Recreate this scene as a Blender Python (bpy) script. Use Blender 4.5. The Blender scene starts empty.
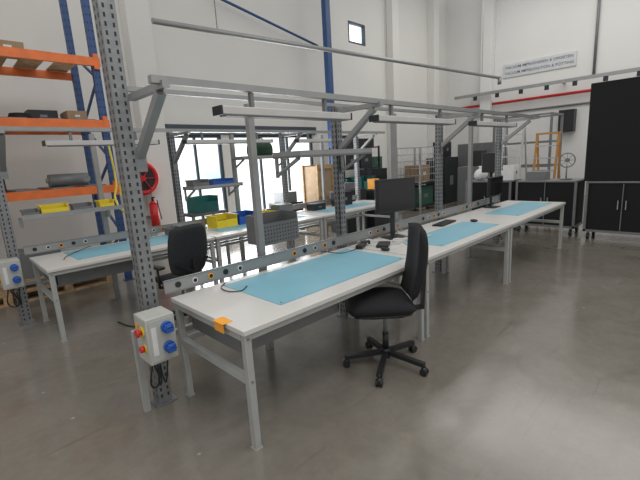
import bpy, bmesh, math, random
from mathutils import Matrix, Vector, Euler
random.seed(4)
sc=bpy.context.scene
try: sc.view_settings.view_transform='Standard'
except Exception: pass

# ---------------------------------------------------------------- materials
def M(name,col,rough=.5,metal=0,var=.06,scale=8,bump=0,emit=None,es=0,coat=0):
    m=bpy.data.materials.new(name); m.use_nodes=True
    nt=m.node_tree; b=nt.nodes['Principled BSDF']
    tc=nt.nodes.new('ShaderNodeTexCoord'); n=nt.nodes.new('ShaderNodeTexNoise')
    n.inputs['Scale'].default_value=scale; n.inputs['Detail'].default_value=4
    nt.links.new(tc.outputs['Object'],n.inputs['Vector'])
    r=nt.nodes.new('ShaderNodeValToRGB')
    r.color_ramp.elements[0].position=.3; r.color_ramp.elements[1].position=.7
    r.color_ramp.elements[0].color=tuple(max(0,c*(1-var)) for c in col)+(1,)
    r.color_ramp.elements[1].color=tuple(min(1,c*(1+var)) for c in col)+(1,)
    nt.links.new(n.outputs['Fac'],r.inputs['Fac']); nt.links.new(r.outputs['Color'],b.inputs['Base Color'])
    b.inputs['Roughness'].default_value=rough; b.inputs['Metallic'].default_value=metal
    if coat: b.inputs['Coat Weight'].default_value=coat
    if bump:
        bp=nt.nodes.new('ShaderNodeBump'); bp.inputs['Strength'].default_value=bump; bp.inputs['Distance'].default_value=.01
        nt.links.new(n.outputs['Fac'],bp.inputs['Height']); nt.links.new(bp.outputs['Normal'],b.inputs['Normal'])
    if emit:
        b.inputs['Emission Color'].default_value=tuple(emit)+(1,); b.inputs['Emission Strength'].default_value=es
    return m
WALL=M('wall_paint',(.74,.73,.70),.85,var=.02,scale=.9)
WALL2=M('wall_paint_warm',(.74,.735,.72),.85,var=.02,scale=.9)
LAM=M('white_laminate',(.62,.61,.585),.35,var=.03,scale=3)
LEG=M('grey_leg_paint',(.42,.43,.42),.45,.2)
STL=M('galvanised_steel',(.26,.27,.28),.42,.55,var=.14,scale=20)
ALU=M('grey_rail',(.34,.35,.35),.4,.5)
SLOT=M('dark_slot',(.03,.03,.035),.8)
MAT=M('blue_mat_rubber',(.205,.45,.555),.5,var=.04,scale=4)
MATE=M('blue_mat_edge',(.15,.36,.46),.6)
BLK=M('black_plastic',(.014,.014,.016),.45)
BLKF=M('flat_black_panel',(.006,.006,.007),.9)
FAB=M('black_fabric',(.012,.012,.015),.95,var=.3,scale=120,bump=.3)
MESH=M('black_mesh',(.022,.025,.03),.8,var=.5,scale=150)
BOXG=M('control_box_grey',(.45,.46,.43),.5)
BLU=M('socket_blue',(.02,.10,.42),.35)
BLUR=M('rack_blue',(.03,.08,.22),.45)
ORG=M('rack_orange',(.78,.18,.04),.45,var=.12)
RED=M('red_paint',(.6,.02,.02),.35)
YEL=M('yellow_plastic',(.8,.62,.03),.45)
TAG=M('orange_tag',(.9,.38,.03),.6)
TEAL=M('teal_plastic',(.03,.19,.18),.5)
GRN=M('dark_green',(.03,.10,.07),.6)
BAG=M('green_canvas',(.03,.07,.04),.9,var=.3,scale=40,bump=.2)
WOOD=M('pallet_wood',(.42,.28,.15),.8,var=.3,scale=12)
CARD=M('cardboard',(.34,.24,.15),.85,var=.12)
DGR=M('dark_grey_steel',(.03,.034,.038),.45,.3)
MGR=M('mid_grey_steel',(.19,.195,.20),.5,.3)
WHT=M('white_plastic',(.7,.7,.69),.5)
HOUS=M('lamp_housing_grey',(.50,.50,.49),.5)
SIGN=M('sign_panel',(.60,.62,.63),.5)
INK=M('sign_ink',(.10,.12,.18),.6)
FRM=M('window_frame_dark',(.05,.07,.09),.5)
GLOW=M('lamp_diffuser',(.20,.19,.18),.5)
ORL=M('ladder_orange',(.50,.24,.06),.6)
SCR=M('screen_glass',(.01,.01,.012),.12)
ALUB=M('bright_aluminium',(.5,.5,.5),.35,.7)
def glassmat():
    m=bpy.data.materials.new('frosted_pane'); m.use_nodes=True
    nt=m.node_tree; b=nt.nodes['Principled BSDF']
    n=nt.nodes.new('ShaderNodeTexNoise'); n.inputs['Scale'].default_value=1.2
    tc=nt.nodes.new('ShaderNodeTexCoord'); nt.links.new(tc.outputs['Object'],n.inputs['Vector'])
    r=nt.nodes.new('ShaderNodeValToRGB'); r.color_ramp.elements[0].color=(.45,.60,.68,1); r.color_ramp.elements[1].color=(.90,.94,.95,1)
    r.color_ramp.elements[0].position=.34; r.color_ramp.elements[1].position=.52
    nt.links.new(n.outputs['Fac'],r.inputs['Fac']); nt.links.new(r.outputs['Color'],b.inputs['Base Color'])
    nt.links.new(r.outputs['Color'],b.inputs['Emission Color']); b.inputs['Emission Strength'].default_value=1.4
    return m
PANE=glassmat()
def floormat():
    m=bpy.data.materials.new('polished_concrete'); m.use_nodes=True
    nt=m.node_tree; b=nt.nodes['Principled BSDF']; N=nt.nodes; L=nt.links
    tc=N.new('ShaderNodeTexCoord')
    def noise(scale,det,rough,vec=None,dist=0):
        n=N.new('ShaderNodeTexNoise'); n.inputs['Scale'].default_value=scale; n.inputs['Detail'].default_value=det; n.inputs['Roughness'].default_value=rough
        n.inputs['Distortion'].default_value=dist; L.new(vec or tc.outputs['Object'],n.inputs['Vector']); return n
    def ramp(src,p0,c0,p1,c1):
        r=N.new('ShaderNodeValToRGB'); e=r.color_ramp.elements
        e[0].position=p0; e[0].color=(*c0,1); e[1].position=p1; e[1].color=(*c1,1); L.new(src,r.inputs['Fac']); return r.outputs['Color']
    def mul(a,c,f=1):
        mx=N.new('ShaderNodeMix'); mx.data_type='RGBA'; mx.blend_type='MULTIPLY'; mx.inputs[0].default_value=f
        L.new(a,mx.inputs[6]); L.new(c,mx.inputs[7]); return mx.outputs[2]
    n1=noise(.6,8,.62,dist=.4); n2=noise(16,6,.7); n3=noise(2.6,8,.7,dist=.8)
    base=ramp(n1.outputs['Fac'],.30,(.158,.141,.119),.70,(.232,.214,.186))
    c=mul(base,ramp(n3.outputs['Fac'],.35,(.91,.91,.91),.62,(1.06,1.06,1.05)))
    c=mul(c,ramp(n2.outputs['Fac'],.3,(.93,.93,.93),.7,(1.05,1.05,1.05)))
    v=N.new('ShaderNodeTexVoronoi'); v.inputs['Scale'].default_value=3.1; L.new(tc.outputs['Object'],v.inputs['Vector'])
    c=mul(c,ramp(v.outputs['Distance'],.02,(1.9,1.9,1.85),.05,(1,1,1)))
    for rot,sc_ in ((.6,(.6,9,1)),(-.9,(.8,12,1))):
        mp=N.new('ShaderNodeMapping'); mp.inputs['Rotation'].default_value=(0,0,rot); mp.inputs['Scale'].default_value=sc_
        L.new(tc.outputs['Object'],mp.inputs['Vector']); ns=noise(1.6,3,.5,mp.outputs['Vector'])
        c=mul(c,ramp(ns.outputs['Fac'],.24,(.84,.83,.82),.34,(1,1,1)))
    L.new(c,b.inputs['Base Color'])
    mr=N.new('ShaderNodeMapRange'); mr.inputs[1].default_value=.3; mr.inputs[2].default_value=.7; mr.inputs[3].default_value=.12; mr.inputs[4].default_value=.24
    L.new(n3.outputs['Fac'],mr.inputs[0]); L.new(mr.outputs[0],b.inputs['Roughness'])
    b.inputs['IOR'].default_value=1.65
    bp=N.new('ShaderNodeBump'); bp.inputs['Strength'].default_value=.03; L.new(n2.outputs['Fac'],bp.inputs['Height']); L.new(bp.outputs['Normal'],b.inputs['Normal'])
    return m
FLOOR=floormat()

# ---------------------------------------------------------------- builder
class B:
    def __init__(s,name,loc=(0,0,0),rz=0):
        s.name=name; s.bm=bmesh.new(); s.mats=[]; s.loc=loc; s.rz=rz
    def mi(s,m):
        if m not in s.mats: s.mats.append(m)
        return s.mats.index(m)
    def box(s,c,size,m,rot=(0,0,0),bev=0,seg=2):
        mat=Matrix.Translation(c)@Euler(rot).to_matrix().to_4x4()@Matrix.Diagonal((size[0],size[1],size[2],1))
        r=bmesh.ops.create_cube(s.bm,size=1,matrix=mat); vs=r['verts']
        fs=set(f for v in vs for f in v.link_faces); i=s.mi(m)
        for f in fs: f.material_index=i
        if bev:
            es=list(set(e for v in vs for e in v.link_edges))
            rr=bmesh.ops.bevel(s.bm,geom=es,offset=bev,segments=seg,affect='EDGES',profile=.5)
            for f in rr['faces']: f.material_index=i; f.smooth=True
    def bb(s,x0,x1,y0,y1,z0,z1,m,bev=0):
        s.box(((x0+x1)/2,(y0+y1)/2,(z0+z1)/2),(x1-x0,y1-y0,z1-z0),m,bev=bev)
    def cyl(s,p1,p2,r,m,seg=12,r2=None):
        p1=Vector(p1);p2=Vector(p2);d=p2-p1
        q=d.to_track_quat('Z','Y').to_matrix().to_4x4()
        mat=Matrix.Translation((p1+p2)/2)@q
        rr=bmesh.ops.create_cone(s.bm,cap_ends=True,segments=seg,radius1=r,radius2=r if r2 is None else r2,depth=d.length,matrix=mat)
        i=s.mi(m)
        for f in set(f for v in rr['verts'] for f in v.link_faces):
            f.material_index=i
            if len(f.verts)==4: f.smooth=True
    def sph(s,c,r,m,sc_=(1,1,1)):
        mat=Matrix.Translation(c)@Matrix.Diagonal((*sc_,1))
        rr=bmesh.ops.create_uvsphere(s.bm,u_segments=16,v_segments=10,radius=r,matrix=mat); i=s.mi(m)
        for f in set(f for v in rr['verts'] for f in v.link_faces): f.material_index=i; f.smooth=True
    def beam(s,p1,p2,w,h,m):
        p1=Vector(p1);p2=Vector(p2);d=p2-p1
        z=d.normalized(); up=Vector((0,0,1)) if abs(z.z)<.98 else Vector((0,1,0))
        x=up.cross(z).normalized(); y=z.cross(x)
        rm=Matrix((x,y,z)).transposed().to_4x4()
        mat=Matrix.Translation((p1+p2)/2)@rm@Matrix.Diagonal((w,h,d.length,1))
        r=bmesh.ops.create_cube(s.bm,size=1,matrix=mat); i=s.mi(m)
        for f in set(f for v in r['verts'] for f in v.link_faces): f.material_index=i
    def quad(s,pts,m):
        f=s.bm.faces.new([s.bm.verts.new(p) for p in pts]); f.material_index=s.mi(m)
    def torus(s,c,R,r,m,axis='Y',n=32,k=8):
        i=s.mi(m); rings=[]
        for a in range(n):
            t=2*math.pi*a/n; ring=[]
            for b_ in range(k):
                u=2*math.pi*b_/k; rad=R+r*math.cos(u)
                x,z,y=rad*math.cos(t),rad*math.sin(t),r*math.sin(u)
                p={'Y':(x,y,z),'Z':(x,z,y),'X':(y,x,z)}[axis]
                ring.append(s.bm.verts.new(Vector(c)+Vector(p)))
            rings.append(ring)
        for a in range(n):
            for b_ in range(k):
                f=s.bm.faces.new((rings[a][b_],rings[(a+1)%n][b_],rings[(a+1)%n][(b_+1)%k],rings[a][(b_+1)%k]))
                f.material_index=i; f.smooth=True
    def pad(s,mat,w,h,t,m,curve=0,curve2=0,n=14,e=4,rc=.10):
        i=s.mi(m); g={}
        for side in (1,-1):
            for a in range(n+1):
                for b_ in range(n+1):
                    p=-1+2*a/n; q=-1+2*b_/n
                    k=1-rc*(p*p*q*q)
                    pr=max(0,(1-abs(p)**e))**.5*max(0,(1-abs(q)**e))**.5
                    z=side*t/2*pr+curve*p*p+curve2*q*q
                    border=a in(0,n) or b_ in(0,n)
                    if side==-1 and border: g[(side,a,b_)]=g[(1,a,b_)]; continue
                    g[(side,a,b_)]=s.bm.verts.new(mat@Vector((p*w/2*k,q*h/2*k,z)))
        for side in (1,-1):
            for a in range(n):
                for b_ in range(n):
                    v=[g[(side,a,b_)],g[(side,a+1,b_)],g[(side,a+1,b_+1)],g[(side,a,b_+1)]]
                    if side==-1: v.reverse()
                    f=s.bm.faces.new(v); f.material_index=i; f.smooth=True
    def done(s):
        bmesh.ops.recalc_face_normals(s.bm,faces=s.bm.faces)
        me=bpy.data.meshes.new(s.name); s.bm.to_mesh(me); s.bm.free()
        for m in s.mats: me.materials.append(m)
        o=bpy.data.objects.new(s.name,me); sc.collection.objects.link(o)
        o.location=s.loc; o.rotation_euler=(0,0,s.rz); return o
def cable(name,pts,r,m):
    cu=bpy.data.curves.new(name,'CURVE'); cu.dimensions='3D'; cu.bevel_depth=r; cu.bevel_resolution=2
    sp=cu.splines.new('BEZIER'); sp.bezier_points.add(len(pts)-1)
    for p,c in zip(sp.bezier_points,pts):
        p.co=c; p.handle_left_type=p.handle_right_type='AUTO'
    cu.materials.append(m); o=bpy.data.objects.new(name,cu); sc.collection.objects.link(o); return o

def perf(b,x,y,z0,z1,w,d,m=STL,pitch=.05,sw=.013,sh=.026):
    b.bb(x-w/2,x+w/2,y-d/2,y+d/2,z0,z1,m)
    o=.0008; z=z0+.04
    while z<z1-.03:
        for k in (-.25,.25):
            for sg in (-1,1):
                X=x+sg*(w/2+o); Y=y+k*d
                b.quad([(X,Y-sw/2,z),(X,Y+sw/2,z),(X,Y+sw/2,z+sh),(X,Y-sw/2,z+sh)],SLOT)
                Y=y+sg*(d/2+o); X=x+k*w
                b.quad([(X-sw/2,Y,z),(X+sw/2,Y,z),(X+sw/2,Y,z+sh),(X-sw/2,Y,z+sh)],SLOT)
        z+=pitch

# ---------------------------------------------------------------- room
WX=15.5; WY=8.2; HT=7.5
b=B('floor'); b.bb(-5,WX+.2,-6,WY+.2,-.1,0,FLOOR); b.done()
b=B('wall_back')
def wallrect(x0,x1,z0,z1): b.bb(x0,x1,WY,WY+.2,z0,z1,WALL)
W2=7.9
wallrect(-5,3.7,0,HT); wallrect(3.7,W2,2.35,HT); wallrect(W2,9.6,0,HT)
wallrect(9.6,10.4,0,5.0); wallrect(9.6,10.4,5.6,HT); wallrect(10.4,WX+.2,0,HT)
wallrect(5.0,5.2,0,2.35)
b.done()
b=B('wall_right'); b.bb(WX,WX+.2,-6,WY,0,HT,WALL2); b.done()
for i,(x0,x1) in enumerate([(3.7,5.0),(5.2,W2)]):
    b=B('window_%d'%(i+1)); t=.07; z0=.02; z1=2.35
    for a in (x0+t/2,x1-t/2): b.box((a,WY+.08,(z0+z1)/2),(t,.1,z1-z0),FRM)
    for z in (z0+t/2,z1-t/2): b.box(((x0+x1)/2,WY+.08,z),(x1-x0-2*t,.1,t),FRM)
    n=2 if i==0 else 3
    for k in range(1,n): b.box((x0+(x1-x0)*k/n,WY+.08,(z0+z1)/2),(.05,.09,z1-z0-2*t),FRM)
    b.bb(x0+t,x1-t,WY+.09,WY+.11,z0+t,z1-t,PANE)
    b.done()
b=B('window_3'); b.bb(9.66,10.34,WY+.1,WY+.12,5.05,5.55,PANE)
b.bb(9.6,9.66,WY,WY+.15,5,5.6,FRM);b.bb(10.34,10.4,WY,WY+.15,5,5.6,FRM);b.bb(9.66,10.34,WY,WY+.15,5,5.05,FRM);b.bb(9.66,10.34,WY,WY+.15,5.55,5.6,FRM);b.done()
for i,(x,w) in enumerate([(3.35,.45),(11.6,.35),(14.2,.35)]):
    b=B('trim_%d'%(i+1)); b.bb(x-w/2,x+w/2,WY-.3,WY,0,HT,WALL,bev=.01); b.done()
b=B('trim_4'); b.bb(WX-.3,WX,6.3,6.7,0,HT,WALL2,bev=.01); b.done()
b=B('trim_5'); b.bb(3.6,W2+.1,WY-.06,WY-.001,2.35,2.55,FRM); b.done()

# ---------------------------------------------------------------- workbenches
def bench(x0,x1,y0,y1,mat=None,drawer=False):
    b=B('packing_workbench',loc=(x0,y0,0)); W=x1-x0; D=y1-y0; zt=.76
    b.bb(0,W,0,D,zt-.032,zt,LAM,bev=.004)
    s=.044
    for x in (.012,W-s-.012):
        for y in (.015,D-s-.015):
            b.bb(x,x+s,y,y+s,.012,zt-.032,LEG,bev=.004)
            b.bb(x-.004,x+s+.004,y-.004,y+s+.004,0,.012,LEG)
        b.bb(x,x+s,.015+s,D-s-.015,.42,.46,LEG)
        b.bb(x,x+s,.015+s,D-s-.015,zt-.075,zt-.032,LEG)
    b.bb(.056,W-.056,D-.057,D-.017,.42,.46,LEG)
    b.bb(.056,W-.056,D-.057,D-.017,zt-.075,zt-.032,LEG)
    b.bb(.056,W-.056,.02,.05,zt-.072,zt-.032,LEG)
    for x in (.033,W-.033):
        for z in (.44,.70): b.cyl((x,.015,z),(x,.008,z),.008,STL,8)
    if drawer:
        b.bb(.09,.95,.18,D-.1,.53,.55,MGR); b.bb(.09,.10,.18,D-.1,.55,.70,MGR); b.bb(.94,.95,.18,D-.1,.55,.70,MGR)
        b.bb(.09,.95,D-.11,D-.1,.55,.70,MGR); b.bb(.09,.95,.18,.19,.55,.70,MGR)
        for x in (.11,.93): b.bb(x-.01,x+.01,.3,D-.15,.70,.73,LEG)
    b.done()
    if mat:
        a,c,e,f=mat
        m=B('anti_static_mat',loc=(a,e,zt+.0005)); m.bb(0,c-a,0,f-e,0,.003,MAT)
        m.bb(0,c-a,0,.006,.003,.0035,MATE); m.bb(0,c-a,f-e-.006,f-e,.003,.0035,MATE)
        for (x,y) in ((.03,.03),(c-a-.03,.03)): m.cyl((x,y,.003),(x,y,.007),.008,STL,10)
        m.done()
AY0,AY1=1.75,2.66
bench(1.08,2.97,AY0,AY1,(1.46,2.87,1.90,2.58),drawer=True)
bench(2.99,4.95,AY0,AY1,(3.45,4.85,1.86,2.32))
bench(4.97,7.25,AY0,AY1,(5.6,7.1,1.90,2.36))
CY0,CY1=4.5,5.42
bench(.68,2.5,CY0,CY1,(1.0,2.2,4.72,5.34),drawer=True)
bench(2.52,4.48,CY0,CY1,(2.75,4.3,4.72,5.04))
bench(4.5,6.6,CY0,CY1,(4.8,6.2,4.72,5.06))

# ---------------------------------------------------------------- gantry
def gantry(ox,oy,n=4,tall=3.1):
    b=B('workbench_gantry_frame',loc=(ox,oy,0))
    L=2*(n-1)
    for k in range(n):
        x=2*k
        w=.095 if k==0 else .07
        z1=tall if k==0 else 2.14
        perf(b,x,0,.01,z1,w,w+.01)
        b.bb(x-w/2-.03,x+w/2+.03,-w/2-.03,w/2+.03,0,.01,STL)
        xx=x+w/2+.02 if k==0 else x
        b.beam((xx,-w/2,2.10),(xx,-.55,2.10),.04,.04,ALU)
        b.beam((xx,-w/2,1.74),(xx,-.47,2.07),.05,.045,ALU)
        b.beam((xx,-w/2-.001,1.64),(xx,-w/2-.001,1.8),.07,.01,STL)
    for k in range(n-1):
        x=2*k+1
        b.bb(x-.028,x+.028,.0,.05,.0,2.12,ALU)
    b.bb(.0,L+.3,-.53,-.485,2.105,2.145,ALU)
    b.bb(.02,L+.3,-.018,.018,2.145,2.175,ALU)
    b.bb(-.05,L,.06,.10,.42,.46,LEG)
    b.done()
    t=B('socket_trunking',loc=(ox,oy,0))
    t.bb(.10,L-.1,-.055,-.04,.79,.885,ALU); t.bb(.10,L-.1,-.06,-.055,.79,.797,STL); t.bb(.10,L-.1,-.06,-.055,.878,.885,STL)
    x=.2; j=0
    while x<L-.3:
        t.cyl((x,-.055,.838),(x,-.062,.838),.022,(DGR,WHT,TAG)[(j*7)%3],14); t.cyl((x,-.062,.838),(x,-.064,.838),.015,BLK,12)
        x+=.13; j+=1
        if j%5==0: x+=.45
    t.done()
    for k,(a,c) in enumerate([(.40,1.58),(1.95,3.35),(3.9,5.2)]):
        l=B('workbench_strip_lamp',loc=(ox+a,oy-.505,0)); W=c-a
        l.box((W/2,0,1.98),(W,.10,.05),HOUS,bev=.006); l.bb(.03,W-.03,-.04,.04,1.948,1.956,GLOW)
        l.box((-.006,0,1.98),(.012,.104,.054),DGR); l.box((W+.006,0,1.98),(.012,.104,.054),DGR)
        for x in (.25,W-.25): l.bb(x-.012,x+.012,-.015,.015,2.005,2.102,MGR)
        l.done()
    cable('lamp_cord',[(ox+1.945,oy-.047,2.08),(ox+1.945,oy-.05,1.3),(ox+1.945,oy-.05,.9)],.005,BLK)
gantry(.95,2.72)
gantry(.55,5.50)

def tray(x,y,z,W=.98):
    b=B('gantry_tray_shelf',loc=(x,y,z))
    b.bb(0,W,0,.34,0,.015,MGR); b.bb(0,W,0,.012,.015,.05,ALU); b.bb(0,.012,.012,.34,.015,.05,ALU); b.bb(W-.012,W,.012,.34,.015,.05,ALU)
    for q in (.03,W-.05): b.beam((q,.33,-.14),(q,.05,-.005),.03,.02,ALU); b.bb(q-.015,q+.015,.325,.34,-.16,.0,ALU)
    b.done()
tray(2.1,2.33,1.68,.9)
tray(3.45,5.1,1.72,.95)
tray(2.6,5.1,1.34,.8)
# ---------------------------------------------------------------- control boxes
def cbox(x,y,z):
    b=B('power_control_box',loc=(x,y,z))
    b.box((0,0,0),(.18,.19,.30),BOXG,bev=.008)
    b.box((0,-.097,0),(.15,.006,.26),BOXG)
    b.bb(.0,.05,.09,.205,-.1,-.06,STL); b.bb(.0,.05,.09,.205,.06,.1,STL)
    for dz in (.075,-.055):
        b.cyl((.03,-.1,dz),(.03,-.125,dz),.036,BLU,20); b.cyl((.03,-.125,dz),(.03,-.145,dz-.012),.030,BLU,20); b.box((.03,-.147,dz),(.05,.012,.055),BLU,bev=.004)
    b.box((-.05,-.101,.0),(.03,.003,.18),WHT)
    b.cyl((-.09,-.03,.06),(-.098,-.03,.06),.034,YEL,20); b.cyl((-.098,-.03,.06),(-.115,-.03,.06),.014,RED,14); b.cyl((-.115,-.03,.06),(-.13,-.03,.06),.026,RED,18)
    b.cyl((-.09,-.03,-.05),(-.095,-.03,-.05),.03,YEL,20); b.cyl((-.095,-.03,-.05),(-.12,-.03,-.05),.02,RED,16)
    b.box((-.092,.05,.08),(.004,.04,.03),TAG); b.box((-.092,.05,.02),(.004,.03,.02),BLU)
    for i in (-.05,0,.05): b.cyl((i,0,-.15),(i,0,-.175),.012,BLK,10)
    b.done()
    for i,dx in enumerate((-.05,0,.05)):
        cable('power_cable',[(x+dx,y,z-.17),(x+dx-.02,y+.02,z-.33),(x+.04+dx*.3,y+.14,z-.38),(x+.03+dx*.4,y+.16,z-.25)],.006,BLK)
cbox(.87,2.44,.62)
cbox(.47,5.22,.66)
b=B('cable_conduit'); b.bb(.80,.84,2.66,2.70,0,.6,LEG); b.bb(.84,.90,2.67,2.69,.5,.53,LEG); b.done()

# ---------------------------------------------------------------- office chair
def star(b,R=.31,m=BLK,off=.3):
    for k in range(5):
        a=off+2*math.pi*k/5; c,s=math.cos(a),math.sin(a)
        b.beam((.03*c,.03*s,.115),(R*c,R*s,.085),.042,.032,m)
        b.cyl((R*c,R*s,.10),(R*c,R*s,.055),.012,m,8)
        for d in (-.016,.016):
            tx,ty=-s,c
            b.cyl((R*c+tx*(d-.009),R*s+ty*(d-.009),.029),(R*c+tx*(d+.009),R*s+ty*(d+.009),.029),.029,m,14)
        b.sph((R*c,R*s,.045),.026,m)
    b.cyl((0,0,.07),(0,0,.15),.035,m,16); b.cyl((0,0,.15),(0,0,.28),.026,m,14); b.cyl((0,0,.28),(0,0,.44),.016,MGR,12)
b=B('office_chair',loc=(2.38,1.77,0),rz=math.radians(46))
star(b,R=.32)
b.box((0,0,.455),(.2,.26,.05),BLK,bev=.01)
b.pad(Matrix.Translation((0,.045,.535)),.50,.53,.12,FAB,curve=.015,curve2=-.014)
b.pad(Matrix.Translation((0,.04,.49)),.44,.46,.05,BLK)
b.beam((0,-.1,.455),(0,-.30,.48),.06,.02,BLK); b.beam((0,-.295,.47),(0,-.315,.82),.06,.02,BLK)
m=Matrix.Translation((0,-.275,.845))@Euler((math.radians(90+8),0,0)).to_matrix().to_4x4()
b.pad(m,.43,.58,.085,FAB,curve=-.04,curve2=-.035)
b.cyl((.1,.05,.455),(.27,.05,.455),.006,BLK,8); b.cyl((.25,.05,.455),(.30,.05,.455),.011,BLK,8)
b.done()

b=B('mesh_office_chair',loc=(1.77,4.0,0),rz=math.radians(6))
star(b,off=.9)
b.box((0,0,.43),(.2,.26,.05),BLK,bev=.01)
b.pad(Matrix.Translation((0,.01,.49)),.48,.46,.09,FAB,curve=.015)
b.beam((0,-.1,.43),(0,-.32,.48),.07,.02,BLK); b.beam((0,-.31,.46),(0,-.31,.75),.07,.02,BLK)
m=Matrix.Translation((0,-.27,.83))@Euler((math.radians(98),0,0)).to_matrix().to_4x4()
b.pad(m,.46,.54,.03,MESH,curve=-.06,e=8,rc=.16)
for sgn in (-1,1):
    b.beam((sgn*.03,-.31,.62),(sgn*.19,-.24,.72),.03,.015,BLK)
    b.cyl((sgn*.25,.0,.45),(sgn*.25,.0,.66),.014,BLK,8); b.beam((sgn*.1,0,.44),(sgn*.25,0,.45),.04,.02,BLK); b.box((sgn*.25,.02,.67),(.07,.24,.03),BLK,bev=.01)
b.done()

# ---------------------------------------------------------------- desktop items
def monitor(x,y,w=.54,h=.33,rz=0,zc=.37):
    b=B('computer_monitor',loc=(x,y,.7605),rz=rz)
    b.box((0,.04,.006),(.24,.18,.012),BLK,bev=.004)
    b.box((0,.06,zc/2),(.05,.02,zc-.04),BLK); b.box((0,.04,zc-.03),(.12,.03,.12),BLK)
    b.box((0,0,zc),(w,.045,h),BLK,bev=.006); b.box((0,-.0235,zc+.005),(w-.03,.002,h-.04),SCR)
    b.done()
monitor(3.58,2.48,.52,.36,rz=math.radians(-16),zc=.47)
monitor(6.3,2.50,.5,.30,rz=0,zc=.33)
def keyboard(x,y,rz=0):
    b=B('computer_keyboard',loc=(x,y,.7605),rz=rz)
    b.box((0,0,.008),(.44,.14,.016),BLK,bev=.003)
    for i in range(14):
        for j in range(5): b.box((-.2+i*.03,-.05+j*.025,.018),(.024,.02,.006),DGR)
    b.done()
keyboard(4.62,2.46,.1)
b=B('computer_mouse',loc=(3.02,2.22,.7605)); b.sph((0,0,.018),.032,BLK,(1,1.6,.55)); b.done()
b=B('computer_mouse',loc=(4.90,2.2,.7605)); b.sph((0,0,.018),.032,BLK,(1,1.6,.55)); b.done()
b=B('power_adapter',loc=(2.99,2.50,.7605)); b.box((0,0,.02),(.14,.07,.04),BLK,rot=(0,0,.4),bev=.006); b.box((.14,.05,.02),(.09,.06,.04),BLK,bev=.006); b.done()
b=B('laptop_dock',loc=(3.18,2.36,.7605)); b.box((0,0,.015),(.2,.12,.03),BLK,rot=(0,0,.5),bev=.006); b.done()
cable('white_cable',[(3.1,2.5,.775),(3.2,2.58,.80),(3.3,2.5,.768),(3.42,2.3,.768),(3.35,2.15,.768),(3.55,2.2,.77),(3.6,2.38,.775)],.006,WHT)
cable('white_cable',[(3.1,2.55,.768),(3.25,2.2,.768),(3.4,2.38,.79),(3.55,2.1,.77),(3.75,2.3,.77),(3.9,2.55,.78)],.006,WHT)
cable('white_cable',[(3.62,2.5,.90),(3.72,2.55,.80),(3.8,2.42,.77),(3.66,2.3,.77),(3.85,2.2,.77)],.006,WHT)
cable('black_cable',[(2.55,2.62,.80),(2.7,2.5,.768),(2.85,2.48,.768),(2.93,2.48,.78)],.004,BLK)
cable('black_cable',[(1.5,2.62,.768),(1.40,2.50,.768),(1.45,2.35,.768),(1.55,2.40,.768)],.004,BLK)
cable('black_cable',[(.9,4.85,.768),(.95,5.0,.768),(1.1,5.2,.768),(1.3,5.38,.78)],.004,BLK)
cable('black_cable',[(1.75,4.9,.768),(1.85,5.0,.80),(1.9,5.1,.768),(2.0,5.3,.768)],.006,BLK)
cable('floor_cable',[(1.25,4.6,.008),(1.3,4.35,.008),(1.42,4.2,.008),(1.55,4.3,.008),(1.6,4.6,.008)],.007,BLK)
b=B('orange_label_tag',loc=(1.07,1.98,.7)); b.box((.02,0,.0615),(.07,.11,.002),TAG); b.box((-.008,0,.03),(.002,.10,.055),TAG); b.done()

b=B('perforated_metal_bin',loc=(2.02,2.80,.93))
W,D,Hh=.42,.24,.26
b.bb(0,W,0,.006,0,Hh*.75,MGR); b.bb(0,W,D-.006,D,0,Hh,MGR); b.bb(0,.006,.006,D-.006,0,Hh,MGR); b.bb(W-.006,W,.006,D-.006,0,Hh,MGR); b.bb(0,W,.006,D-.006,0,.006,MGR)
for i in range(12):
    for j in range(5): b.box((.03+i*.033,-.0008,.03+j*.033),(.012,.001,.012),SLOT)
b.done()

def bin_(name,x,y,z,w,d,h,m,rz=0):
    b=B(name,loc=(x,y,z),rz=rz); t=.006
    b.bb(-w/2,w/2,-d/2,d/2,0,t,m); b.bb(-w/2,-w/2+t,-d/2,d/2,t,h,m); b.bb(w/2-t,w/2,-d/2,d/2,t,h,m)
    b.bb(-w/2+t,w/2-t,d/2-t,d/2,t,h,m); b.bb(-w/2+t,w/2-t,-d/2,-d/2+t,t,h*.65,m)
    b.bb(-w/2-.01,w/2+.01,d/2,d/2+.012,h-.02,h,m); b.bb(-w/2-.008,-w/2,-d/2,d/2,h-.015,h,m); b.bb(w/2,w/2+.008,-d/2,d/2,h-.015,h,m)
    b.bb(-w/2+.02,w/2-.02,-d/2+.02,d/2-.02,t,h*.45,DGR)
    b.done()
def carton(x,y,z,w,d,h,m=CARD,name='cardboard_box',rz=0):
    b=B(name,loc=(x,y,z),rz=rz); b.box((0,0,h/2),(w,d,h),m,bev=.004); b.box((0,0,h+.001),(w,.05,.002),WOOD if m is CARD else MGR)
    b.box((0,-d/2-.001,h*.5),(w*.25,.002,h*.2),WHT if m is CARD else MGR); b.done()
bin_('yellow_parts_bin',3.05,5.22,.7605,.34,.3,.17,YEL)
bin_('blue_parts_bin',3.42,5.22,.7605,.32,.3,.17,BLU)
bin_('blue_parts_bin',3.1,5.27,1.356,.34,.24,.11,BLU)
bin_('teal_crate',3.1,5.85,.95,.4,.3,.24,TEAL)
bin_('grey_parts_bin',2.75,5.27,1.356,.24,.22,.12,MGR)
bin_('yellow_parts_bin',3.85,5.24,.7605,.26,.26,.12,YEL)
carton(4.2,5.22,.7605,.28,.25,.2,MGR,'grey_storage_case')
carton(5.0,5.2,.7605,.3,.2,.12,DGR,'black_storage_case'); carton(5.7,5.2,.7605,.4,.2,.26,BLK,'black_storage_case')
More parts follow.
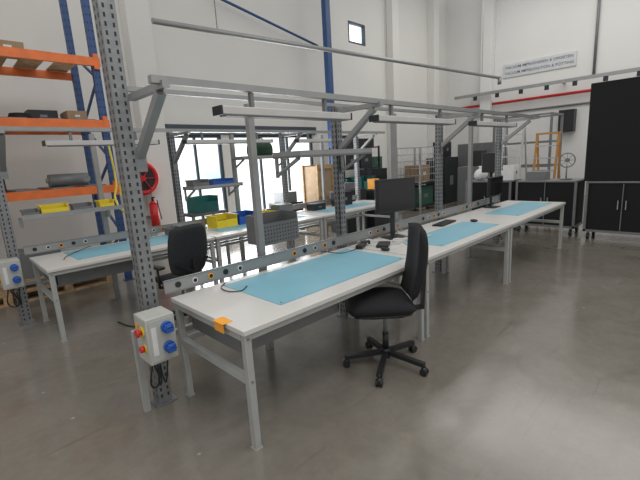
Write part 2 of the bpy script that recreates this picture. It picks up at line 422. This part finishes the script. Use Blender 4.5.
bin_('grey_parts_bin',2.3,5.25,.7605,.16,.2,.1,MGR)
b=B('paper_sheet',loc=(2.35,4.8,.7605)); b.box((0,0,.001),(.21,.297,.002),WHT,rot=(0,0,.3)); b.done()
b=B('tape_roll',loc=(2.7,5.2,.7605)); b.torus((0,0,.03),.05,.02,WOOD,'Z',20,8); b.done()
b=B('green_canvas_bag',loc=(3.9,5.28,1.736)); b.pad(Matrix.Translation((0,0,.12))@Euler((math.radians(90),0,0)).to_matrix().to_4x4(),.5,.24,.2,BAG,e=3); b.torus((0,0,.22),.1,.012,BAG,'Y',20,6); b.done()
b=B('crate_stand',loc=(3.1,5.85,0)); b.bb(-.3,.3,-.2,.2,.9,.948,MGR)
for x in (-.27,.27):
    for y in (-.17,.17): b.bb(x-.02,x+.02,y-.02,y+.02,0,.9,LEG)
b.done()
b=B('wall_bin_shelf',loc=(.66,5.2,1.2)); b.bb(0,1.05,0,.22,0,.012,ALU); b.bb(0,1.05,0,.01,.012,.05,ALU); b.bb(.9,.93,.2,.28,-.1,.012,ALU); b.bb(.0,.03,.2,.24,-.1,.012,ALU); b.done()
bin_('yellow_parts_bin',.98,5.31,1.213,.26,.16,.12,YEL)
bin_('yellow_parts_bin',1.52,5.31,1.213,.16,.16,.11,YEL)
bin_('grey_parts_bin',1.26,5.31,1.213,.2,.16,.10,MGR)
bin_('blue_parts_bin',.76,5.31,1.213,.14,.16,.09,MGR)
cable('yellow_air_hose',[(1.70,5.42,2.0),(1.71,5.40,1.5),(1.67,5.38,1.3),(1.75,5.3,1.15),(1.83,5.38,1.3),(1.79,5.4,1.5),(1.75,5.4,1.35)],.012,YEL)

# ---------------------------------------------------------------- pallet rack
b=B('pallet_rack')
RX0,RX1=-1.3,1.98; RY0,RY1=6.35,7.35
for x in (RX0,RX1):
    for y in (RY0,RY1):
        perf(b,x,y,0.01,4.4,.09,.08,BLUR,pitch=.1)
        b.bb(x-.07,x+.07,y-.06,y+.06,0,.01,BLUR)
    z=.2; s_=0
    while z<3.3:
        y0,y1=(RY0,RY1) if s_ else (RY1,RY0)
        b.beam((x,y0,z),(x,y1,z+.55),.03,.03,BLUR); z+=.55; s_=1-s_
for z in (1.42,2.33,3.16):
    for y in (RY0-.05,RY1+.05):
        b.bb(RX0-.05,RX1+.05,y-.025,y+.025,z-.06,z+.05,ORG)
        for x in (RX0,RX1): b.bb(x-.03,x+.03,y-.03,y+.03,z-.1,z+.1,ORG)
    for k in range(8):
        x=RX0+.25+k*.4; b.bb(x-.15,x+.12,RY0-.02,RY1+.02,z+.05,z+.065,WOOD if z>3 else MGR)
b.done()
def pallet(x,y,z):
    b=B('wooden_pallet',loc=(x,y,z))
    for i in range(5): b.bb(0,1.2,i*.17,i*.17+.12,.122,.144,WOOD)
    for x_ in (0,.55,1.1):
        b.bb(x_,x_+.1,0,.8,.1,.122,WOOD)
        for y_ in (0,.35,.7): b.bb(x_,x_+.1,y_,y_+.1,.022,.1,WOOD)
    for y_ in (0,.35,.7): b.bb(0,1.2,y_,y_+.1,0,.022,WOOD)
    b.done()
pallet(.6,6.45,0); pallet(-.65,6.45,0); pallet(.6,6.45,.145)
carton(.55,6.7,3.226,.55,.4,.18); carton(1.05,6.75,3.226,.35,.4,.13,CARD)
carton(.95,6.8,.29,.5,.5,.35,MGR,'grey_storage_case')
carton(.30,6.75,2.396,.5,.5,.2,DGR,'black_storage_case')
carton(1.35,6.95,2.396,.35,.3,.16,BLK,'black_storage_case')
carton(1.72,6.8,2.396,.25,.4,.14,CARD)
carton(.75,6.8,2.396,.16,.3,.24,MGR,'grey_storage_case')
carton(.5,6.9,1.486,.5,.5,.22,DGR,'black_storage_case')
b=B('coiled_black_hose',loc=(1.05,6.65,2.396))
for i in range(3): b.torus((0,-.02+i*.004,.016+i*.026),.13-.01*i,.014,BLK,'Z',24,6)
b.done()
b=B('plastic_film_roll',loc=(1.5,6.75,1.486)); b.cyl((-.25,0,.09),(.25,0,.09),.09,MGR,20); b.cyl((-.28,0,.09),(.28,0,.09),.03,CARD,12); b.done()

b=B('fire_hose_reel',loc=(2.92,7.72,1.5))
b.torus((0,0,0),.27,.05,RED,'Y'); b.torus((0,.07,0),.27,.05,RED,'Y')
b.cyl((0,-.06,0),(0,.47,0),.05,RED,16); b.cyl((0,-.02,0),(0,.0,0),.24,BLK,28)
for k in range(6):
    a=k*math.pi/3; b.beam((0,-.05,0),(.27*math.cos(a),-.05,.27*math.sin(a)),.025,.012,RED)
b.done()
b=B('fire_extinguisher',loc=(3.05,7.7,0)); b.cyl((0,0,.55),(0,0,1.0),.08,RED,18); b.cyl((0,0,1.0),(0,0,1.06),.08,RED,18,r2=.03); b.cyl((0,0,1.06),(0,0,1.12),.025,BLK,10); b.box((0,-.04,1.13),(.02,.12,.02),BLK); b.cyl((.06,-.05,1.08),(.09,-.08,.7),.01,BLK,8); b.bb(-.04,.04,.08,.5,.7,.74,MGR); b.done()

# ---------------------------------------------------------------- centre clutter
b=B('wooden_crate',loc=(7.15,7.3,0)); b.box((0,0,.76),(.52,.5,1.48),CARD)
for x in (-.27,.27):
    for y in (-.26,.26): b.bb(x-.03,x+.03,y-.02,y+.02,0,1.54,WOOD)
for z in (.06,.8,1.48):
    for y in (-.275,.275): b.bb(-.24,.24,y-.015,y+.015,z-.05,z+.05,WOOD)
b.done()
carton(6.1,7.4,0,.6,.6,.7,DGR,'black_storage_case'); carton(6.1,7.4,.704,.4,.4,.25,MGR,'grey_storage_case')
b=B('metal_shelving_unit',loc=(7.7,6.9,0))
for x in (0,1.5):
    for y in (0,.5): b.bb(x,x+.04,y,y+.04,0,1.95,BLK)
for z in (.15,.75,1.35,1.9): b.bb(.04,1.5,0,.54,z,z+.03,DGR)
b.done()
carton(8.1,7.15,1.381,.5,.4,.4,BLK,'black_storage_case'); carton(8.7,7.15,1.381,.5,.4,.4,DGR,'black_storage_case')
bin_('teal_crate',8.15,7.15,.781,.6,.4,.35,TEAL); bin_('teal_crate',8.8,7.15,.781,.5,.4,.35,TEAL)
carton(8.3,7.15,.181,.7,.4,.4,MGR,'grey_storage_case')
carton(7.95,7.15,1.931,.4,.4,.3,DGR,'black_storage_case'); carton(8.7,7.15,1.931,.7,.4,.22,BLK,'black_storage_case')
carton(6.8,6.0,0,.7,.5,.95,DGR,'dark_equipment_cabinet')
carton(6.7,6.0,.954,.35,.3,.16,MGR,'grey_storage_case')
carton(7.6,5.9,0,.6,.5,.9,DGR,'dark_equipment_cabinet')
carton(7.55,5.85,.904,.2,.2,.24,TAG,'orange_storage_case')
bin_('teal_crate',8.15,5.9,.0,.4,.4,.85,TEAL)
b=B('wire_mesh_cage',loc=(10.2,6.2,.0))
for x in (0,1.0):
    for y in (0,.8): b.bb(x-.025,x+.025,y-.025,y+.025,0,1.85,ALUB)
for i in range(6):
    for y in (0,.8): b.cyl((.01,y,.85+i*.2),(.99,y,.85+i*.2),.007,ALUB,6)
    for x in (0,1.0): b.cyl((x,.01,.85+i*.2),(x,.79,.85+i*.2),.007,ALUB,6)
for i in range(1,8):
    for y in (0,.8): b.cyl((i*.125,y,.8),(i*.125,y,1.85),.006,ALUB,6)
for i in range(1,6):
    for x in (0,1.0): b.cyl((x,i*.133,.8),(x,i*.133,1.85),.006,ALUB,6)
b.bb(-.02,1.02,-.02,.82,.78,.82,DGR); b.bb(-.02,1.02,-.02,.82,.10,.14,DGR)
b.done()
carton(10.7,6.6,.145,.8,.6,.55,GRN,'green_crate'); carton(10.7,6.6,.825,.6,.5,.5)
carton(9.75,7.55,0,.6,.6,1.3,DGR,'machine_cabinet'); carton(9.75,7.55,1.304,.4,.4,.35,GRN,'green_crate')
carton(12.4,6.7,0,.9,.7,1.5,DGR,'machine_cabinet'); carton(12.4,6.7,1.504,.5,.4,.5,BLK,'black_storage_case')
carton(11.9,5.3,0,.8,.8,1.2,MGR,'grey_equipment_cabinet'); carton(11.8,5.2,1.204,.35,.35,.45,BLK,'black_storage_case')
b=B('black_loudspeaker',loc=(7.6,3.1,0)); b.cyl((0,0,.03),(0,0,1.25),.018,BLK,10)
for k in range(3):
    a=2.1*k; b.beam((0,0,.35),(.35*math.cos(a),.35*math.sin(a),.012),.02,.02,BLK)
b.box((0,0,1.42),(.26,.26,.36),BLK,bev=.012); b.cyl((0,-.131,1.36),(0,-.136,1.36),.09,DGR,20); b.cyl((0,-.131,1.52),(0,-.136,1.52),.035,DGR,14); b.done()

b=B('blue_steel_post'); b.bb(8.0,8.16,7.55,7.7,0,HT-.5,BLUR); b.bb(7.9,8.26,7.45,7.8,0,.02,BLUR); b.done()
b=B('overhead_pipe'); b.cyl((3.0,6.6,3.95),(14.0,5.52,3.95),.045,ALU,12)
b.cyl((14.0,5.52,3.99),(14.0,5.52,3.75),.06,ALU,12)
for t in (.1,.5,.9):
    x=3.0+11*t; y=6.6-1.08*t; b.cyl((x,y,3.95),(x,y,HT-.4),.008,ALU,6)
b.done()
b=B('blue_air_pipe'); b.cyl((5.0,8.0,5.2),(8.0,7.9,4.6),.03,BLUR,8); b.done()
# ---------------------------------------------------------------- right side
b=B('wall_sign',loc=(WX-.02,0,0)); b.bb(-.02,.02,3.7,5.98,4.15,4.60,SIGN); sign=b.done()
for i,(txt,z) in enumerate((('VACUUM IMPREGNEREN & OPGIETEN',4.47),('VACUUM IMPREGNATION & POTTING',4.28))):
    tc=bpy.data.curves.new('sign_lettering','FONT'); tc.body=txt; tc.size=.125; tc.extrude=.001; tc.align_x='CENTER'; tc.align_y='CENTER'; tc.offset=.001
    tc.materials.append(INK); o=bpy.data.objects.new('sign_lettering',tc); sc.collection.objects.link(o)
    o.parent=sign; o.location=(-.0225,4.84,z); o.rotation_euler=(math.radians(90),0,math.radians(-90))
b=B('red_wall_pipe'); b.cyl((WX-.12,-2,3.31),(WX-.12,7.6,3.31),.045,RED,12)
for y in (-1,2,5,7.3): b.bb(WX-.12,WX,y-.02,y+.02,3.29,3.33,MGR)
b.done()
b=B('overhead_crane_rail'); b.bb(WX-.5,WX-.42,-3,7.6,3.62,3.72,ALU)
for k in range(12):
    y=-2+k*.8; b.bb(WX-.49,WX-.43,y-.06,y+.06,3.48,3.62,DGR)
for y in (-2,1,4,7): b.bb(WX-.42,WX,y-.03,y+.03,3.64,3.7,ALU)
b.done()
b=B('grey_wall_conduit'); b.cyl((WX-.05,3.2,3.75),(WX-.05,3.2,HT-.6),.04,MGR,10); b.cyl((WX-.05,7.0,2.95),(WX-.05,0.0,2.95),.03,MGR,10); b.done()
def cart(x,y0,y1):
    b=B('tool_cabinet_on_casters',loc=(x,y0,0)); W=y1-y0; D=.6; zb=.14; zt=1.02
    b.bb(0.02,D,.02,W-.02,zb+.02,zt-.03,BLKF)
    for y in (0,W-.04):
        for xx in (0,D-.04): b.bb(xx,xx+.04,y,y+.04,zb,zt-.02,MGR)
    b.bb(0,D,0,W,zt-.03,zt,MGR,bev=.004); b.bb(0,D,0,W,zb,zb+.04,MGR)
    b.bb(.005,.018,W/2-.006,W/2+.006,zb+.05,zt-.04,MGR)
    for yy in (W/2-.06,W/2+.05): b.bb(-.01,.018,yy,yy+.012,.55,.7,ALUB)
    for xx in (.07,D-.07):
        for yy in (.07,W-.07):
            b.cyl((xx,yy,zb),(xx,yy,.09),.02,MGR,8); b.cyl((xx,yy-.02,.055),(xx,yy+.02,.055),.055,BLK,16); b.cyl((xx,yy-.022,.055),(xx,yy+.022,.055),.025,MGR,12)
    b.done()
cart(8.35,3.0,3.95); cart(8.32,1.85,2.9); cart(8.15,.62,1.68); cart(8.12,-.6,.55)
b=B('black_storage_cabinet',loc=(8.15,-.6,1.021)); b.box((.3,1.16,.81),(.55,2.32,1.62),BLKF,bev=.01)
b.bb(.02,.0255,1.13,1.136,.03,1.58,BLK); b.bb(.012,.0255,1.10,1.11,.75,.85,BLK)
b.done()
b=B('orange_step_ladder',loc=(10.0,2.72,0))
for y in (0,.45):
    b.beam((0,y,0),(.35,y+.0,1.95),.022,.05,ORL); b.beam((.75,y,0),(.37,y,1.9),.022,.04,ORL)
for k in range(1,7):
    x=.35*k/7; b.bb(x-.04,x+.05,.0,.45,1.95*k/7-.012,1.95*k/7+.012,ALUB)
b.bb(.3,.45,-.02,.47,1.93,1.97,ORL)
b.done()
b=B('aluminium_a_frame_ladder',loc=(11.2,3.9,0))
for y in (0,.5):
    b.beam((0,y,0),(.45,y,2.3),.03,.06,ALUB); b.beam((.95,y,0),(.47,y,2.3),.03,.05,ALUB)
for k in range(1,8): x=.45*k/8; b.bb(x-.03,x+.04,.0,.5,2.3*k/8-.012,2.3*k/8+.012,ALUB)
b.done()
def sack(x,y,z,s,m=WHT):
    b=B('plastic_sack',loc=(x,y,z)); b.sph((0,0,s*.42),s*.45,m,(1,1,.93)); b.sph((s*.1,s*.2,s*.35),s*.36,m,(1,1,.95)); b.cyl((0,0,s*.75),(0,0,s*1.0),s*.12,m,10,r2=s*.2); b.done()
sack(8.6,3.72,1.0215,.30); sack(8.7,3.38,1.0215,.24,WHT)
carton(8.65,3.12,1.0215,.3,.22,.3,WHT,'white_plastic_box')
carton(8.65,2.6,1.0215,.3,.35,.16,MGR,'grey_storage_case')
b=B('desk_fan',loc=(8.6,2.1,1.0215)); b.cyl((0,0,0),(0,0,.02),.1,MGR,18); b.cyl((0,0,.02),(0,0,.25),.012,MGR,8); b.torus((0,0,.36),.13,.01,MGR,'X',24,6); b.cyl((-.03,0,.36),(.05,0,.36),.035,MGR,12)
for k in range(8):
    a=k*math.pi/4; b.cyl((-.005,0,.36),(-.005,.13*math.cos(a),.36+.13*math.sin(a)),.004,MGR,6)
b.done()
b=B('wall_cabinet_black',loc=(WX,3.6,2.1)); b.bb(-.3,0,0,.45,0,.7,DGR,bev=.01); b.bb(-.31,-.3,.03,.42,.03,.67,BLK); b.done()
b=B('work_platform_frame',loc=(12.9,3.6,0))
for x in (0,1):
    for y in (0,1.6): b.bb(x-.03,x+.03,y-.03,y+.03,0,2.6,MGR)
for z in (1.1,1.8,2.57):
    for y in (0,1.6): b.bb(.03,.97,y-.025,y+.025,z-.025,z+.025,MGR)
    for x in (0,1): b.bb(x-.025,x+.025,.03,1.57,z-.025,z+.025,MGR)
b.done()
carton(13.8,6.0,0,1.0,1.2,1.9,MGR,'grey_equipment_cabinet')
carton(13.4,1.6,0,.8,.9,1.7,WHT,'white_equipment_cabinet')

# ---------------------------------------------------------------- light
w=bpy.data.worlds.new('World'); sc.world=w; w.use_nodes=True
bg=w.node_tree.nodes['Background']; bg.inputs[0].default_value=(1,.992,.975,1); bg.inputs[1].default_value=.64
def area(name,loc,rot,sx,sy,e,col=(1,1,1)):
    l=bpy.data.lights.new(name,'AREA'); l.shape='RECTANGLE'; l.size=sx; l.size_y=sy; l.energy=e; l.color=col
    o=bpy.data.objects.new(name,l); o.location=loc; o.rotation_euler=rot; sc.collection.objects.link(o)
area('window_daylight',(5.6,8.0,1.4),(math.radians(-90),0,0),3.6,1.9,140,(.97,.985,1))
area('overhead_fill',(1,-1,7),(0,0,0),6,5,240,(1,.97,.93))  # added front fill above and behind the camera, not a fixture of the hall
area('overhead_fill',(12,3,7),(0,0,0),4,6,150,(1,.98,.94))  # added fill over the far end, no lamp fitting stands for it
# ---------------------------------------------------------------- camera
R=Matrix(((.7085,.1797,-.6826),(-.7035,.1015,-.7035),(-.0571,.9786,.1983)))
x=R.col[0].normalized(); z=R.col[2]; z=(z-x*z.dot(x)).normalized(); y=z.cross(x)
R=Matrix((x,y,z)).transposed()
cd=bpy.data.cameras.new('camera'); cd.sensor_width=36; cd.lens=36*395/640
co=bpy.data.objects.new('camera',cd); co.matrix_world=Matrix.Translation((0,0,1.65))@R.to_4x4()
sc.collection.objects.link(co); sc.camera=co
